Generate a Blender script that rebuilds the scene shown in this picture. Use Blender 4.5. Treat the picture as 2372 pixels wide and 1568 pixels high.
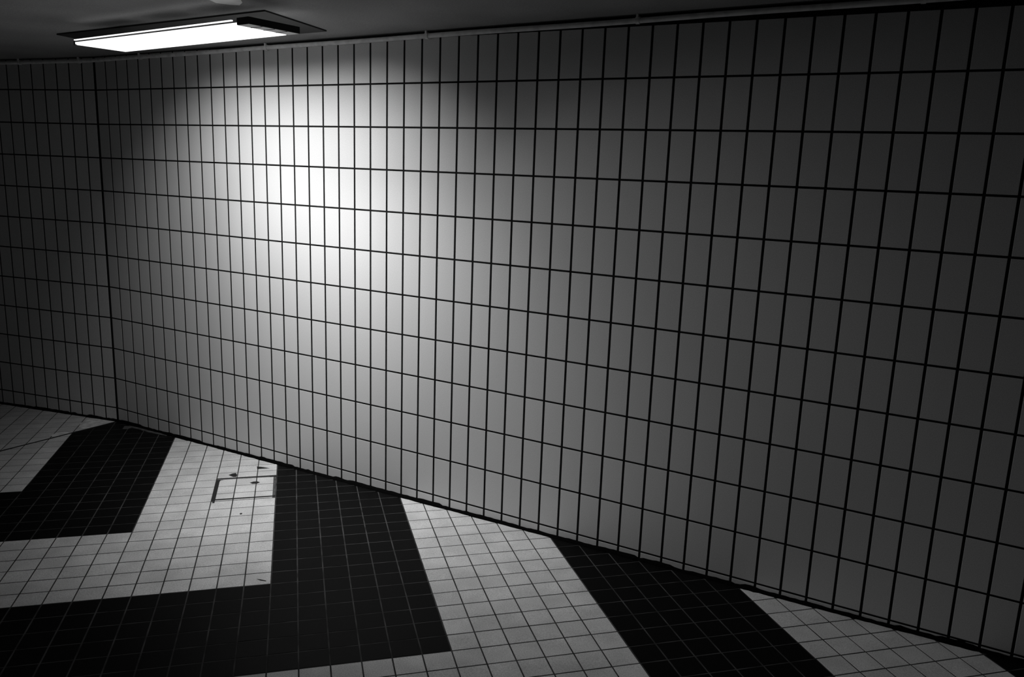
import bpy, math, random
from mathutils import Matrix, Vector

for o in list(bpy.data.objects):
    bpy.data.objects.remove(o, do_unlink=True)
S = bpy.context.scene
COL = S.collection
random.seed(7)

# ------------------------------------------------------------------ camera
CAM_POS = Vector((4.71368, -3.16068, 1.71452))
R_ = Vector((0.86577963, 0.49918797, 0.03517104))
U_ = Vector((-0.13302699, 0.16182559, 0.97781199))
F_ = Vector((-0.48242041, 0.85124840, -0.20651078))
cd = bpy.data.cameras.new('camera')
cd.sensor_fit = 'HORIZONTAL'
cd.sensor_width = 36.0
cd.lens = 28.7078
cd.clip_start = 0.05
cd.clip_end = 100
cam = bpy.data.objects.new('camera', cd)
COL.objects.link(cam)
cam.matrix_world = Matrix((
    (R_.x, U_.x, -F_.x, CAM_POS.x),
    (R_.y, U_.y, -F_.y, CAM_POS.y),
    (R_.z, U_.z, -F_.z, CAM_POS.z),
    (0, 0, 0, 1)))
S.camera = cam

# ------------------------------------------------------------------ world, exposure
AMBIENT = 0.005
w = bpy.data.worlds.new('world')
S.world = w
w.use_nodes = True
w.node_tree.nodes['Background'].inputs[0].default_value = (1, 1, 1, 1)
w.node_tree.nodes['Background'].inputs[1].default_value = AMBIENT
S.view_settings.view_transform = 'Standard'
S.view_settings.look = 'None'
S.view_settings.exposure = 0.0
S.view_settings.gamma = 1.0
S.view_settings.use_curve_mapping = False
S.cycles.max_bounces = 5
S.cycles.diffuse_bounces = 4
S.cycles.glossy_bounces = 1
SIDE = 11.0              # radiance of the diffuser's side towards the wall
GLOW = 1.6              # radiance of the lamp's diffuser
# area lights added at the lamp: (direction, spread in degrees, watts) - most of it thrown down at the wall, some straight down, the last is fill to brighten the right wall
BEAMS = (((-0.014, 0.855, -1.0), 108, 7.2), ((0.244, 0.308, -1.0), 80, 4.6), ((1.605, 0.280, -1.0), 70, 3.0))


# ------------------------------------------------------------------ materials
def mat(name, col, rough=0.6, spec=0.3, var=0.0, speck=0.0, speck_scale=300.0, mottle=0.0, mottle_scale=6.0, bump=0.0, bump_scale=60.0):
    m = bpy.data.materials.new(name)
    m.use_nodes = True
    nt = m.node_tree
    b = nt.nodes['Principled BSDF']
    b.inputs['Roughness'].default_value = rough
    b.inputs['Specular IOR Level'].default_value = spec
    b.inputs['Base Color'].default_value = (col, col, col, 1)
    N = nt.nodes.new
    L = nt.links.new
    fac = None

    def mul(sock, amount):
        nonlocal fac
        mr = N('ShaderNodeMapRange')
        L(sock, mr.inputs['Value'])
        mr.inputs['To Min'].default_value = 1 - amount
        mr.inputs['To Max'].default_value = 1 + amount
        if fac is None:
            fac = mr.outputs[0]
        else:
            mm = N('ShaderNodeMath')
            mm.operation = 'MULTIPLY'
            L(fac, mm.inputs[0])
            L(mr.outputs[0], mm.inputs[1])
            fac = mm.outputs[0]
    tc = N('ShaderNodeNewGeometry')
    if var:
        oi = N('ShaderNodeObjectInfo')
        ad = N('ShaderNodeMath')
        ad.operation = 'ADD'
        L(oi.outputs['Random'], ad.inputs[0])
        L(tc.outputs['Random Per Island'], ad.inputs[1])
        fr = N('ShaderNodeMath')
        fr.operation = 'FRACT'
        L(ad.outputs[0], fr.inputs[0])
        mul(fr.outputs[0], var)
    for amt, sc in ((speck, speck_scale), (mottle, mottle_scale)):
        if amt:
            nz = N('ShaderNodeTexNoise')
            nz.inputs['Scale'].default_value = sc
            nz.inputs['Detail'].default_value = 1
            L(tc.outputs['Position'], nz.inputs['Vector'])
            mr = N('ShaderNodeMapRange')
            L(nz.outputs['Fac'], mr.inputs['Value'])
            mr.inputs['From Min'].default_value = 0.3
            mr.inputs['From Max'].default_value = 0.7
            mul(mr.outputs[0], amt)
    if fac is not None:
        cm = N('ShaderNodeCombineColor')
        mm = N('ShaderNodeMath')
        mm.operation = 'MULTIPLY'
        mm.inputs[1].default_value = col
        L(fac, mm.inputs[0])
        for k in range(3):
            L(mm.outputs[0], cm.inputs[k])
        L(cm.outputs[0], b.inputs['Base Color'])
    if bump:
        nz = N('ShaderNodeTexNoise')
        nz.inputs['Scale'].default_value = bump_scale
        nz.inputs['Detail'].default_value = 4
        L(tc.outputs['Position'], nz.inputs['Vector'])
        bp = N('ShaderNodeBump')
        bp.inputs['Strength'].default_value = bump
        bp.inputs['Distance'].default_value = 0.004
        L(nz.outputs['Fac'], bp.inputs['Height'])
        L(bp.outputs[0], b.inputs['Normal'])
    return m


M = {
    'wall_tile': mat('pale_glazed_wall_tile', 0.66, 0.5, 0.12, var=0.025, speck=0.13, speck_scale=380),
    'wall_grout': mat('black_wall_grout', 0.012, 0.9, 0.05, mottle=0.3, mottle_scale=20),
    'floor_white': mat('white_floor_tile', 0.68, 0.55, 0.12, var=0.06, speck=0.18, speck_scale=260, mottle=0.10, mottle_scale=9),
    'floor_black': mat('black_floor_tile', 0.0042, 0.5, 0.05, var=0.12, speck=0.15, speck_scale=260),
    'floor_grout': mat('grey_floor_grout', 0.062, 0.9, 0.1, mottle=0.45, mottle_scale=14),
    'ceiling': mat('grey_painted_ceiling', 0.32, 0.9, 0.1, speck=0.10, speck_scale=180, mottle=0.08, mottle_scale=3, bump=0.3),
    'ceiling_patch': mat('pale_ceiling', 0.85, 0.9, 0.1, mottle=0.15, mottle_scale=12),
    'pipe': mat('painted_conduit', 0.90, 0.6, 0.2, mottle=0.15, mottle_scale=30),
    'sealant': mat('black_sealant', 0.003, 0.9, 0.03, bump=0.6, bump_scale=90),
    'mortar': mat('pale_mortar', 0.80, 0.9, 0.1, mottle=0.25, mottle_scale=25, bump=0.4),
    'grey_mortar': mat('grey_mortar', 0.10, 0.9, 0.1, mottle=0.3, mottle_scale=30, bump=0.4),
    'chip': mat('dark_chip', 0.03, 0.9, 0.1),
    'lamp_dark': mat('dark_lamp_metal', 0.022, 0.6, 0.2),
    'lamp_grey': mat('grey_lamp_plastic', 0.90, 0.5, 0.3),
    'lamp_white': mat('white_lamp_rim', 0.75, 0.4, 0.3),
}


def emission(name, strength):
    m = bpy.data.materials.new(name)
    m.use_nodes = True
    nt = m.node_tree
    nt.nodes.remove(nt.nodes['Principled BSDF'])
    e = nt.nodes.new('ShaderNodeEmission')
    e.inputs[1].default_value = strength
    nt.links.new(e.outputs[0], nt.nodes['Material Output'].inputs[0])
    return m


# ------------------------------------------------------------------ mesh helpers
def mesh(name, verts, faces, mats, idx=None):
    me = bpy.data.meshes.new(name)
    me.from_pydata([tuple(v) for v in verts], [], faces)
    for m in mats:
        me.materials.append(m)
    if idx:
        me.polygons.foreach_set('material_index', idx)
    me.update()
    return me


def obj(name, me, parent=None, loc=(0, 0, 0), rot=None, **props):
    o = bpy.data.objects.new(name, me)
    COL.objects.link(o)
    if parent is not None:
        o.parent = parent
    o.location = loc
    if rot:
        o.rotation_euler = rot
    for k, v in props.items():
        o[k] = v
    return o


def tag(o, label, cat, kind=None, group=None):
    o['label'] = label
    o['category'] = cat
    if kind:
        o['kind'] = kind
    if group:
        o['group'] = group


def area(P):
    return 0.5 * sum(P[k][0] * P[(k + 1) % len(P)][1] - P[(k + 1) % len(P)][0] * P[k][1] for k in range(len(P)))


def clip(P, a, b):
    """the part of convex polygon P on the left of the line a -> b"""
    out = []
    sd = lambda q: (b[0] - a[0]) * (q[1] - a[1]) - (b[1] - a[1]) * (q[0] - a[0])
    for k in range(len(P)):
        p, q = P[k], P[(k + 1) % len(P)]
        sp, sq = sd(p), sd(q)
        if sp >= 0:
            out.append(p)
        if (sp < 0) != (sq < 0):
            t = sp / (sp - sq)
            out.append((p[0] + t * (q[0] - p[0]), p[1] + t * (q[1] - p[1])))
    res = []
    for q in out:
        if not res or math.hypot(q[0] - res[-1][0], q[1] - res[-1][1]) > 1e-5:
            res.append(q)
    if len(res) > 1 and math.hypot(res[0][0] - res[-1][0], res[0][1] - res[-1][1]) < 1e-5:
        res.pop()
    return res if len(res) > 2 else []


def inset(P, d):
    """convex CCW polygon shrunk by d"""
    Q = P
    n = len(P)
    for k in range(n):
        a, b = P[k], P[(k + 1) % n]
        l = math.hypot(b[0] - a[0], b[1] - a[1])
        if l < 1e-6:
            continue
        nx, ny = -(b[1] - a[1]) / l * d, (b[0] - a[0]) / l * d
        Q = clip(Q, (a[0] + nx, a[1] + ny), (b[0] + nx, b[1] + ny))
        if not Q:
            return []
    return Q


def slab(P, thick, cham, to3):
    """chamfered plate: polygon P is its outline, front face at w = 0"""
    n = len(P)
    T = inset(P, cham) if cham else P
    if len(T) != n:
        T = P
        cham = 0
    rings = [[(x, y, -thick) for x, y in P]]
    if cham:
        rings.append([(x, y, -cham) for x, y in P])
    rings.append([(x, y, 0.0) for x, y in T])
    V = [to3(*q) for r in rings for q in r]
    Fc = []
    for r in range(len(rings) - 1):
        for k in range(n):
            k2 = (k + 1) % n
            Fc.append((r * n + k, r * n + k2, (r + 1) * n + k2, (r + 1) * n + k))
    m = len(rings) - 1
    Fc.append(tuple(m * n + k for k in range(n)))
    Fc.append(tuple(reversed(range(n))))
    return V, Fc


def box(x0, x1, y0, y1, z0, z1):
    V = [(x, y, z) for z in (z0, z1) for x, y in ((x0, y0), (x1, y0), (x1, y1), (x0, y1))]
    return V, [(3, 2, 1, 0), (4, 5, 6, 7), (0, 1, 5, 4), (1, 2, 6, 5), (2, 3, 7, 6), (3, 0, 4, 7)]


def bevel_box(x0, x1, y0, y1, z0, z1, c):
    """box whose lower (z0) edges are chamfered"""
    V, Fc = slab([(x0, y0), (x1, y0), (x1, y1), (x0, y1)], z1 - z0, c, lambda u, v, ww: (u, v, z0 - ww))
    return V, [tuple(reversed(f)) for f in Fc]


def prism(P, z0, z1):
    """z0, z1 functions of (x, y)"""
    n = len(P)
    V = [(x, y, z0(x, y)) for x, y in P] + [(x, y, z1(x, y)) for x, y in P]
    return V, [tuple(reversed(range(n))), tuple(range(n, 2 * n))] + [(k, (k + 1) % n, n + (k + 1) % n, n + k) for k in range(n)]


def tube(path, r, n=10):
    V, Fc = [], []
    pts = [Vector(q) for q in path]
    for k, q in enumerate(pts):
        t = (pts[min(k + 1, len(pts) - 1)] - pts[max(k - 1, 0)]).normalized()
        s = t.cross(Vector((0, 0, 1))).normalized()
        u = s.cross(t)
        for a in range(n):
            an = 2 * math.pi * a / n
            V.append(q + r * (math.cos(an) * s + math.sin(an) * u))
    for k in range(len(pts) - 1):
        for a in range(n):
            a2 = (a + 1) % n
            Fc.append((k * n + a, k * n + a2, (k + 1) * n + a2, (k + 1) * n + a))
    Fc.append(tuple(reversed(range(n))))
    Fc.append(tuple((len(pts) - 1) * n + a for a in range(n)))
    return V, Fc


def screen_area(pts):
    """how large a face shows in the photograph's frame (0 when outside it)"""
    q = []
    for v in pts:
        d = v - CAM_POS
        z = d.dot(F_)
        if z < 0.1:
            return 0.0
        q.append((1186 + 1891.53 * d.dot(R_) / z, 784 - 1891.53 * d.dot(U_) / z))
    if area(q) < 0:
        q.reverse()
    for a, b in (((0, 0), (2372, 0)), ((2372, 0), (2372, 1568)), ((2372, 1568), (0, 1568)), ((0, 1568), (0, 0))):
        q = clip(q, a, b)
        if not q:
            return 0.0
    return abs(area(q))


# ------------------------------------------------------------------ layout constants
TW, TH = 0.1, 0.198217            # wall tile pitch
Z1 = 2.0716                       # height of the uppermost horizontal joint
GX, GY = 0.014166, -0.016871      # slope of the floor
AL = 0.19206                      # the left wall's turn at the corner
CA, SA = math.cos(AL), math.sin(AL)
XR, YN = 7.6, -4.6                # ends of the built stretch of passage
XL = 2.6                          # length of the left wall


def floor_z(x, y):
    return GX * x + GY * y


def ceil_z(x, y=0):
    return 2.2602 + 0.0136 * x


C_ = (0.0, 0.0)
LW = (-XL * CA, -XL * SA)
OUTLINE = [(LW[0], YN), (XR, YN), (XR, 0.0), C_, LW]

# ------------------------------------------------------------------ ceiling and floor slab
V, Fc = prism(OUTLINE, ceil_z, lambda x, y: ceil_z(x, y) + 0.12)
ceiling = obj('ceiling', mesh('ceiling', V, Fc, [M['ceiling']]))
tag(ceiling, 'low dark grey painted concrete ceiling of the underpass', 'ceiling', 'structure')

# floor frame: first axis along one joint direction, origin on a joint crossing
fs, fa = 0.1026737, -0.779984
ca, sa = math.cos(fa), math.sin(fa)
FO = Vector((1.569323, -1.021992, 0))
FO.z = floor_z(FO.x, FO.y)
e1 = Vector((ca, -sa, GX * ca - GY * sa)).normalized()
nn = Vector((-GX, -GY, 1)).normalized()
e2 = nn.cross(e1)
FM = Matrix(((e1.x, e2.x, nn.x, FO.x), (e1.y, e2.y, nn.y, FO.y), (e1.z, e2.z, nn.z, FO.z), (0, 0, 0, 1)))
FI = FM.inverted()


def loc2(x, y):
    q = FI @ Vector((x, y, floor_z(x, y)))
    return (q.x, q.y)


GROUT_DEPTH = 0.0008
FP = [loc2(*q) for q in OUTLINE]
n = len(FP)
V = [(x, y, -0.12) for x, y in FP] + [(x, y, -GROUT_DEPTH) for x, y in FP]
Fc = [tuple(reversed(range(n))), tuple(range(n, 2 * n))] + [(k, (k + 1) % n, n + (k + 1) % n, n + k) for k in range(n)]
floor = obj('floor', mesh('floor', V, Fc, [M['floor_grout']]))
floor.matrix_world = FM
tag(floor, 'tiled underpass floor with bold black and white zigzag stripes', 'floor', 'structure')

# ------------------------------------------------------------------ walls
GR = 0.0013                       # how far the grout lies behind the tile faces
THK = 0.010


def make_wall(name, x0, x1, frame, label):
    """frame: local -> world; local x along the wall, -y into the passage"""
    def wz(f, x):
        q = frame @ Vector((x, 0, 0))
        return f(q.x, q.y)
    nseg = 6
    P = [x0 + (x1 - x0) * k / nseg for k in range(nseg + 1)]
    V, Fc = [], []
    for x in P:
        V += [(x, GR, wz(floor_z, x) - 0.12), (x, GR, wz(ceil_z, x)), (x, 0.16, wz(ceil_z, x)), (x, 0.16, wz(floor_z, x) - 0.12)]
    for k in range(nseg):
        for a in range(4):
            a2 = (a + 1) % 4
            Fc.append((4 * k + a, 4 * k + a2, 4 * k + 4 + a2, 4 * k + 4 + a))
    Fc += [(3, 2, 1, 0), tuple(4 * nseg + a for a in range(4))]
    Fc = [tuple(reversed(f)) for f in Fc]
    o = obj(name, mesh(name, V, Fc, [M['wall_grout']]))
    o.matrix_world = frame
    tag(o, label, 'wall', 'structure')
    return o, wz


to_wall = lambda u, v, ww: (u, -ww, v)
JV, JH = 0.0100, 0.0082           # joint widths


def tile_wall(wall, wz, frame, cols, lo_cut, hi_cut, limit):
    w2, h2 = (TW - JV) / 2, (TH - JH) / 2
    V, Fc = slab([(-w2, -h2), (w2, -h2), (w2, h2), (-w2, h2)], THK, 0.0006, to_wall)
    full = mesh('tile', V, Fc, [M['wall_tile']])
    items = []
    for c in cols:
        xa, xb = c * TW + JV / 2, (c + 1) * TW - JV / 2
        xa, xb = max(xa, lo_cut), min(xb, hi_cut)
        for r in range(-1, 11):
            za, zb = Z1 - (r + 1) * TH + JH / 2, Z1 - r * TH - JH / 2
            P = [(xa, za), (xb, za), (xb, zb), (xa, zb)]
            whole = abs((xb - xa) - 2 * w2) < 1e-6
            if r == -1:
                P = clip(P, (xb + 1, wz(ceil_z, xb + 1) - 0.004), (xa - 1, wz(ceil_z, xa - 1) - 0.004))
                whole = False
            if r == 10:
                P = clip(P, (xa - 1, wz(floor_z, xa - 1) + 0.006), (xb + 1, wz(floor_z, xb + 1) + 0.006))
                whole = False
            if not P or area(P) < 2e-5:
                continue
            sa_ = screen_area([frame @ Vector((x, 0, z)) for x, z in P])
            items.append((sa_, whole, P))
    items.sort(key=lambda t: -t[0])
    rv, rf = [], []
    for k, (s, whole, P) in enumerate(items):
        if k < limit and s > 0:
            cx = sum(q[0] for q in P) / len(P)
            cz = sum(q[1] for q in P) / len(P)
            rot = (random.gauss(0, 0.0012), 0, random.gauss(0, 0.0015))
            if whole:
                me = full
            else:
                V, Fc = slab([(x - cx, z - cz) for x, z in P], THK, 0.0006, to_wall)
                me = mesh('tile', V, Fc, [M['wall_tile']])
            obj('tile', me, wall, (cx, 0, cz), rot)
        else:
            V, Fc = slab(P, THK, 0.0006, to_wall)
            b = len(rv)
            rv += V
            rf += [tuple(i + b for i in f) for f in Fc]
    if rv:
        obj('tile_field', mesh('tile_field', rv, rf, [M['wall_tile']]), wall, kind='stuff')


I4 = Matrix.Identity(4)
wall_r, wz = make_wall('wall_right', 0.0, XR, I4, 'long wall of pale upright tiles with black joints, lit by the lamp')
tile_wall(wall_r, wz, I4, range(0, int(XR / TW)), 0.0065, XR, 300)
FL = Matrix.Rotation(AL, 4, 'Z')
wall_l, wzl = make_wall('wall_left', -XL, 0.0, FL, 'short shaded tiled wall beyond the corner at the far left')
tile_wall(wall_l, wzl, FL, range(-int(XL / TW), 0), -XL, -0.0130, 300)

# ------------------------------------------------------------------ floor tiles
FJ = 0.0052
HI0, HI1, HJ0, HJ1 = 3, 6, -6, -3      # the access cover's cells


def cell_white(i, j, left):
    if left:
        return True
    return (max(i, j) // 6) % 2 == 0


half = (fs - FJ) / 2
to_floor = lambda u, v, ww: (u, v, ww)
V, Fc = slab([(-half, -half), (half, -half), (half, half), (-half, half)], 0.008, 0.0005, to_floor)
full_tile = {True: mesh('tile', V, Fc, [M['floor_white']]), False: mesh('tile', V, Fc, [M['floor_black']])}
A0, A1, A2 = loc2(XR, -0.012), loc2(0.0, -0.012), loc2(0, YN)
nx, ny = SA * 0.012, -CA * 0.012
B0, B1 = loc2(0 + nx, 0 + ny), loc2(LW[0] + nx, LW[1] + ny)
JA, JB = loc2(0.006, 0), loc2(0.006, YN)
KA, KB = loc2(-0.006, 0), loc2(-0.006, YN)
xs = [q[0] for q in FP]
ys = [q[1] for q in FP]
items = []
for i in range(int(min(xs) / fs) - 1, int(max(xs) / fs) + 2):
    for j in range(int(-max(ys) / fs) - 2, int(-min(ys) / fs) + 2):
        if HI0 <= i < HI1 and HJ0 <= j < HJ1:
            continue
        x0, x1 = i * fs + FJ / 2, (i + 1) * fs - FJ / 2
        y0, y1 = -(j + 1) * fs + FJ / 2, -j * fs - FJ / 2
        Q = [(x0, y0), (x1, y0), (x1, y1), (x0, y1)]
        ctr = FM @ Vector((sum((x0, x1)) / 2, (y0 + y1) / 2, 0))
        if not (LW[0] + 0.1 < ctr.x < XR - 0.05 and YN + 0.05 < ctr.y):
            continue
        for left in (False, True):
            if left:
                P = clip(clip(Q, B0, B1), KB, KA)
            else:
                P = clip(clip(Q, A0, A1), JA, JB)
            if not P or area(P) < 1.5e-4:
                continue
            whole = abs(area(P) - 4 * half * half) < 1e-7
            s = screen_area([FM @ Vector((x, y, 0)) for x, y in P])
            items.append((s, whole, P, cell_white(i, j, left)))
items.sort(key=lambda t: -t[0])
rv, rf, ri = [], [], []
for k, (s, whole, P, white) in enumerate(items):
    if k < 300 and s > 0:
        cx = sum(q[0] for q in P) / len(P)
        cy = sum(q[1] for q in P) / len(P)
        if whole:
            me = full_tile[white]
        else:
            V, Fc = slab([(x - cx, y - cy) for x, y in P], 0.008, 0.0005, to_floor)
            me = mesh('tile', V, Fc, [M['floor_white' if white else 'floor_black']])
        obj('tile', me, floor, (cx, cy, random.gauss(0, 0.00015)), (random.gauss(0, 0.0012), random.gauss(0, 0.0012), 0))
    else:
        V, Fc = slab(P, 0.008, 0.0005, to_floor)
        b = len(rv)
        rv += V
        rf += [tuple(q + b for q in f) for f in Fc]
        ri += [0 if white else 1] * len(Fc)
obj('tile_field', mesh('tile_field', rv, rf, [M['floor_white'], M['floor_black']], ri), floor, kind='stuff')

# ------------------------------------------------------------------ ceiling lamp
LC = (1.652, -0.733)
LA = -0.066
LX, LY = 0.557, 0.120             # half size of the lit diffuser
CAP = 0.068                       # length of the opaque end cap
lamp = bpy.data.objects.new('ceiling_lamp', None)
COL.objects.link(lamp)
LM = Matrix.Translation((LC[0], LC[1], ceil_z(LC[0]))) @ Matrix.Rotation(-0.0136, 4, 'Y') @ Matrix.Rotation(LA, 4, 'Z')
lamp.matrix_world = LM
tag(lamp, 'long flat ceiling lamp with a glowing white diffuser and one dark end', 'ceiling lamp')
# dark flat plate against the ceiling above the lamp
P = [(0.660, -0.632), (0.560, -0.200), (2.012, -0.200), (2.030, -0.277), (2.115, -0.668)]
P = [tuple((LM.inverted() @ Vector((x, y, ceil_z(x))))[:2]) for x, y in P]
P.reverse()
V, Fc = prism(P, lambda x, y: -0.006, lambda x, y: 0.001)
obj('ceiling_plate', mesh('ceiling_plate', V, Fc, [M['lamp_dark']]), lamp, label='dark flat plate on the ceiling')
for x in (-0.45, 0.35):
    V, Fc = tube([(x, 0.09, -0.075), (x, 0.09, -0.03), (x, 0.09, -0.004)], 0.010)
    obj('bracket', mesh('bracket', V, Fc, [M['lamp_dark']]), lamp)
V, Fc = box(-LX + 0.004, LX + CAP - 0.01, -LY + 0.018, LY - 0.004, -0.0880, -0.0740)
obj('tray', mesh('tray', V, Fc, [M['lamp_dark']]), lamp, label='dark metal tray that holds the diffuser')
DIFF, DSIDE = emission('lit_diffuser', GLOW), emission('lit_diffuser_side', SIDE)
V, Fc = bevel_box(-LX, LX, -LY, LY, -0.100, -0.0885, 0.005)
obj('diffuser', mesh('diffuser', V, Fc, [DIFF, DSIDE], [1 if f in (2, 6) else 0 for f in range(len(Fc))]), lamp, label='glowing white diffuser')
for y in (-LY, LY):
    V, Fc = box(-LX - 0.003, LX - 0.03, y - 0.004, y + 0.004, -0.0812, -0.0772)
    obj('rim', mesh('rim', V, Fc, [DIFF]), lamp, label='thin bright rim along the diffuser')
V, Fc = bevel_box(LX + 0.001, LX + CAP, -LY - 0.003, LY + 0.003, -0.0985, -0.0725, 0.002)
me = mesh('end_cap', V, Fc, [M['lamp_dark'], M['lamp_grey']], [1 if f == len(Fc) - 2 else 0 for f in range(len(Fc))])
cap = obj('end_cap', me, lamp, label='dull grey end cap with ribs')
for k in range(3):
    y = -LY + 2 * LY * (k + 1) / 4
    V, Fc = box(LX + 0.003, LX + CAP - 0.003, y - 0.0025, y + 0.0025, -0.0995, -0.0975)
    obj('rib', mesh('rib', V, Fc, [M['lamp_dark']]), cap)
V, Fc = box(-LX - 0.010, -LX - 0.001, -LY - 0.002, LY + 0.002, -0.101, -0.076)
obj('end_plate', mesh('end_plate', V, Fc, [M['lamp_dark']]), lamp)
# added area lights shape the lamp's throw; last beam is fill for the right wall
NL = 3
for axis, spread, power in BEAMS:
    zx = -Vector(axis).normalized()
    xx = Vector((math.cos(LA), math.sin(LA), 0))
    xx = (xx - xx.dot(zx) * zx).normalized()
    yx = zx.cross(xx)
    for k in range(NL):
        ld = bpy.data.lights.new('lamp_fill_light', 'AREA')
        ld.shape = 'RECTANGLE'
        ld.size = 1.6 * LX / NL
        ld.size_y = 0.05
        ld.spread = math.radians(spread)
        ld.energy = power / NL
        lo = bpy.data.objects.new('lamp_fill_light', ld)
        COL.objects.link(lo)
        q = LM @ Vector((-0.9 * LX + (k + 0.5) * 1.9 * LX / NL, 0.0, -0.145))
        lo.parent = lamp
        lo.matrix_parent_inverse = LM.inverted()
        lo.matrix_world = Matrix(((xx.x, yx.x, zx.x, q.x), (xx.y, yx.y, zx.y, q.y), (xx.z, yx.z, zx.z, q.z), (0, 0, 0, 1)))

# ------------------------------------------------------------------ conduit below the ceiling
PR = 0.0105
path = []
PO = 0.0135
for k in range(20, 0, -1):
    t = 0.10 + (XL - 0.15) * (k - 1) / 19
    x, y = -t * CA + SA * PO, -t * SA - CA * PO
    path.append((x, y, ceil_z(x) - 0.022))
for k in range(1, 8):
    f = k / 8
    p0 = Vector((path[19][0], path[19][1]))
    p2 = Vector((0.10, -PO))
    p1 = Vector((0.0, -PO - 0.002))
    q = p0 * (1 - f) ** 2 + p1 * 2 * f * (1 - f) + p2 * f * f
    path.append((q.x, q.y, ceil_z(q.x) - 0.022))
for k in range(50):
    x = 0.10 + (XR - 0.15) * k / 49
    path.append((x, -PO, ceil_z(x) - 0.022 + 0.0012 * math.sin(x * 5.3)))
conduit = bpy.data.objects.new('conduit', None)
COL.objects.link(conduit)
conduit.location = (0, 0, ceil_z(0) - 0.022)
tag(conduit, 'thin grey cable conduit clipped along the top of the tiled walls', 'conduit')
off = Vector(conduit.location)
V, Fc = tube(path, PR)
pipe = mesh('pipe', [Vector(v) - off for v in V], Fc, [M['pipe']])
for poly in pipe.polygons:
    poly.use_smooth = True
obj('pipe', pipe, conduit)


def ring_clip():
    V, Fc = [], []
    r0, r1, h = PR + 0.0003, PR + 0.0035, 0.008
    n = 14
    for xx in (-h, h):
        for r in (r0, r1):
            for a in range(n):
                an = 2 * math.pi * a / n
                V.append((xx, r * math.cos(an), r * math.sin(an)))
    for a in range(n):
        b = (a + 1) % n
        Fc += [(n + a, n + b, 3 * n + b, 3 * n + a), (a, 2 * n + a, 2 * n + b, b),
               (a, b, n + b, n + a), (2 * n + a, 3 * n + a, 3 * n + b, 2 * n + b)]
    bv, bf = box(-0.004, 0.004, -0.013, -0.0040, 0.0, 0.0215)
    b = len(V)
    V += bv
    Fc += [tuple(i + b for i in f) for f in bf]
    return mesh('clip', V, Fc, [M['pipe']])


clip_me = ring_clip()
for x in (0.441, 1.437, 2.437, 3.442, 4.442, 5.442, 6.442):
    obj('clip', clip_me, conduit, Vector((x, -PO, ceil_z(x) - 0.022)) - off)
for t in (0.10, 0.573, 1.57):
    x, y = -t * CA + SA * PO, -t * SA - CA * PO
    obj('clip', clip_me, conduit, Vector((x, y, ceil_z(x) - 0.022)) - off, (0, 0, AL))


# ------------------------------------------------------------------ ragged sealant where walls meet the floor
def bead(name, length, place, label, seed):
    rnd = random.Random(seed)
    V, Fc = [], []
    nst = int(length / 0.02)
    lump = 0.0
    for k in range(nst + 1):
        s = length * k / nst
        if rnd.random() < 0.22:
            lump = rnd.uniform(-0.002, 0.006)
        h = 0.011 + lump + rnd.uniform(-0.0015, 0.0015)
        d = 0.015 + 0.4 * lump + rnd.uniform(-0.002, 0.002)
        for dd, hh in ((-0.002, -0.004), (-0.002, h), (0.0015, h), (0.75 * d, 0.45 * h), (d, 0.0008), (d, -0.004)):
            V.append(place(s, dd, hh))
    for k in range(nst):
        for a in range(6):
            b = (a + 1) % 6
            Fc.append((6 * k + a, 6 * k + b, 6 * k + 6 + b, 6 * k + 6 + a))
    Fc += [tuple(reversed(range(6))), tuple(6 * nst + a for a in range(6))]
    o = obj(name, mesh(name, V, Fc, [M['sealant']]))
    tag(o, label, 'sealant', 'structure')


bead('trim_1', XR, lambda s, d, h: (s, -d, floor_z(s, -d) + h), 'ragged black sealant along the foot of the long lit wall', 3)


def lplace(s, d, h):
    x, y = -s * CA + SA * d, -s * SA - CA * d
    return (x, y, floor_z(x, y) + h)


bead('trim_2', XL, lplace, 'black sealant along the foot of the short left wall', 5)

# movement joint running out from the corner
V, Fc = [], []
rnd = random.Random(11)
NJ = 40
for k in range(NJ + 1):
    y = -0.012 + (YN + 0.05) * k / NJ
    c = rnd.uniform(-0.0015, 0.0015)
    hw = 0.0085 + rnd.uniform(-0.001, 0.0012)
    for dx, h in ((-hw, -0.006), (-hw, 0.0004), (hw, 0.0004), (hw, -0.006)):
        V.append((c + dx, y, floor_z(c + dx, y) + h))
for k in range(NJ):
    for a in range(4):
        b = (a + 1) % 4
        Fc.append((4 * k + a, 4 * k + b, 4 * k + 4 + b, 4 * k + 4 + a))
Fc += [(3, 2, 1, 0), tuple(4 * NJ + a for a in range(4))]
t3 = obj('trim_3', mesh('trim_3', V, Fc, [M['chip']]))
tag(t3, 'dark movement joint crossing the white floor tiles from the corner', 'floor joint', 'structure')

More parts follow.
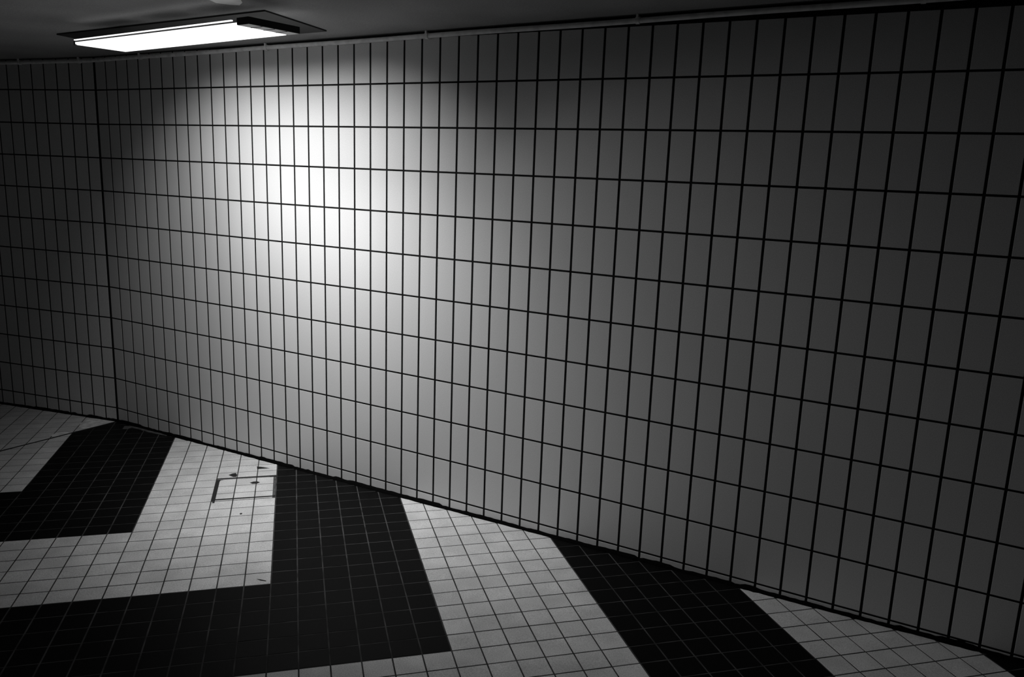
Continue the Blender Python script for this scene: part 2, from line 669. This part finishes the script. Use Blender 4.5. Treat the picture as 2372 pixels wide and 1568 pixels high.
# ------------------------------------------------------------------ tiled access cover in the floor
cover = bpy.data.objects.new('access_cover', None)
COL.objects.link(cover)
CO = Vector(((HI0 + HI1) / 2 * fs, -(HJ0 + HJ1) / 2 * fs, 0))
cover.matrix_world = FM @ Matrix.Translation(CO)
tag(cover, 'square tiled access cover framed in dark metal, set in a white stripe', 'access cover')
hw = 1.5 * fs
FL_, FT_, FB_, FR_ = 0.018, 0.004, 0.004, 0.016   # frame widths: thick side, far, near, worn side
for i in range(3):
    for j in range(3):
        x0, x1 = -hw + i * fs + FJ / 2, -hw + (i + 1) * fs - FJ / 2
        y0, y1 = -hw + j * fs + FJ / 2, -hw + (j + 1) * fs - FJ / 2
        x0, x1 = max(x0, -hw + FL_), min(x1, hw - FR_)
        y0, y1 = max(y0, -hw + FB_), min(y1, hw - FT_)
        cx, cy = (x0 + x1) / 2, (y0 + y1) / 2
        P = [(x0 - cx, y0 - cy), (x1 - cx, y0 - cy), (x1 - cx, y1 - cy), (x0 - cx, y1 - cy)]
        if i == 0 and j == 2:
            P = P[:3] + [(P[3][0] + 0.022, P[3][1]), (P[3][0] + 0.004, P[3][1] - 0.008), (P[3][0], P[3][1] - 0.026)]
        V, Fc = slab(P, 0.007, 0.0005, to_floor)
        obj('tile', mesh('tile', V, Fc, [M['floor_white']]), cover, (cx, cy, 0.0002))


def plate(name, P, top, mt, parent, thick=0.004, **kw):
    if area(P) < 0:
        P = list(reversed(P))
    V, Fc = slab(P, thick, 0, lambda u, v, ww: (u, v, ww + top))
    return obj(name, mesh(name, V, Fc, [mt]), parent, **kw)


plate('frame_bar', [(-hw - 0.001, -hw + 0.012), (-hw + 0.016, -hw + 0.012), (-hw + 0.016, hw), (-hw - 0.001, hw)], 0.0005, M['chip'], cover)
plate('frame_bar', [(-hw - 0.001, hw + 0.004), (hw - 0.035, hw + 0.003), (hw - 0.03, hw - 0.003), (hw, hw - 0.006), (hw, hw + 0.022), (-hw - 0.001, hw + 0.020)], 0.0006, M['chip'], cover)
plate('frame_bar', [(-hw - 0.001, -hw + 0.013), (hw - 0.018, -hw + 0.015), (hw - 0.006, -hw + 0.022), (hw - 0.004, -hw + 0.034), (hw - 0.02, -hw + 0.030), (-hw - 0.001, -hw + 0.029)], 0.0007, M['chip'], cover)
plate('frame_bar', [(hw - FR_ + 0.002, -hw + 0.034), (hw - 0.003, -hw + 0.034), (hw - 0.003, hw - 0.006), (hw - FR_ + 0.003, hw - 0.006)], 0.0002, M['grey_mortar'], cover, label='worn grey mortar edge')


# ------------------------------------------------------------------ chips and mortar repairs on the floor (cell coordinates)
def patch(name, pts, mt, top=0.0008, **kw):
    P = [(i * fs, -j * fs) for i, j in pts]
    if area(P) < 0:
        P.reverse()
    n = len(P)
    V = [(x, y, top - 0.004) for x, y in P] + [(x, y, top) for x, y in P]
    Fc = [tuple(reversed(range(n))), tuple(range(n, 2 * n))] + [(k, (k + 1) % n, n + (k + 1) % n, n + k) for k in range(n)]
    return obj(name, mesh(name, V, Fc, [mt]), floor, **kw)


patch('chip', [(3.55, -6.63), (3.72, -6.82), (3.90, -6.88), (3.98, -6.55), (3.95, -6.28), (3.80, -6.30)], M['chip'], label='dark chip beside the access cover')
patch('chip', [(4.68, -5.28), (4.85, -5.42), (5.05, -5.42), (5.18, -5.26), (5.05, -5.10), (4.82, -5.10)], M['chip'], label='dark chip on the access cover')
patch('chip', [(4.93, -7.75), (5.20, -7.62), (5.60, -7.35), (5.30, -7.33), (4.96, -7.32)], M['chip'], label='dark wedge shaped chip near the wall')
patch('chip', [(4.42, -1.28), (4.48, -1.33), (4.54, -1.25), (4.50, -1.15), (4.43, -1.17)], M['chip'])
patch('chip', [(3.05, -3.0), (3.16, -3.02), (3.18, -2.82), (3.08, -2.78)], M['chip'])
patch('chip', [(5.45, 5.50), (5.62, 5.58), (5.82, 5.72), (5.80, 5.76), (5.60, 5.66)], M['chip'])
# mortar strip along the wall foot in the black stripe
patch('mortar_strip', [(-3.30, -16.65), (-2.75, -16.55), (-2.10, -16.05), (-1.45, -15.30), (-0.95, -14.85), (-0.40, -14.35),
                       (-0.55, -14.20), (-1.15, -14.66), (-1.70, -15.12), (-2.25, -15.72), (-2.80, -16.22), (-3.05, -16.00), (-3.30, -16.05)], M['grey_mortar'], 0.0006,
      label='grey mortar strip in the black tiles at the wall foot')


def wpatch(name, pts, mt, top=0.0007, **kw):
    return patch(name, [(lambda q: (q[0] / fs, -q[1] / fs))(loc2(x, y)) for x, y in pts], mt, top, **kw)


# pale mortar between the movement joint and the left wall, and where a tile is missing by the joint
wpatch('mortar_fill', [(-0.010, -0.020), (-0.075, -0.032), (-0.160, -0.050), (-0.185, -0.090), (-0.150, -0.165), (-0.085, -0.215), (-0.040, -0.225), (-0.012, -0.200)], M['mortar'],
       label='pale mortar filling the floor corner below the left wall')
wpatch('mortar_fill', [(-0.010, -0.330), (-0.040, -0.312), (-0.075, -0.360), (-0.060, -0.410), (-0.025, -0.425), (-0.010, -0.415)], M['mortar'], label='small pale mortar patch beside the floor joint')

# paler patch on the ceiling
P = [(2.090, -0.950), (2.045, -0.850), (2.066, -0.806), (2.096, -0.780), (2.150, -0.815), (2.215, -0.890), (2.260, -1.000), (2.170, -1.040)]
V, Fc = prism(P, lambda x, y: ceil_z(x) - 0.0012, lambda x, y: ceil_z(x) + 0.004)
obj('pale_patch', mesh('pale_patch', V, Fc, [M['ceiling_patch']]), ceiling, label='pale patch on the ceiling')
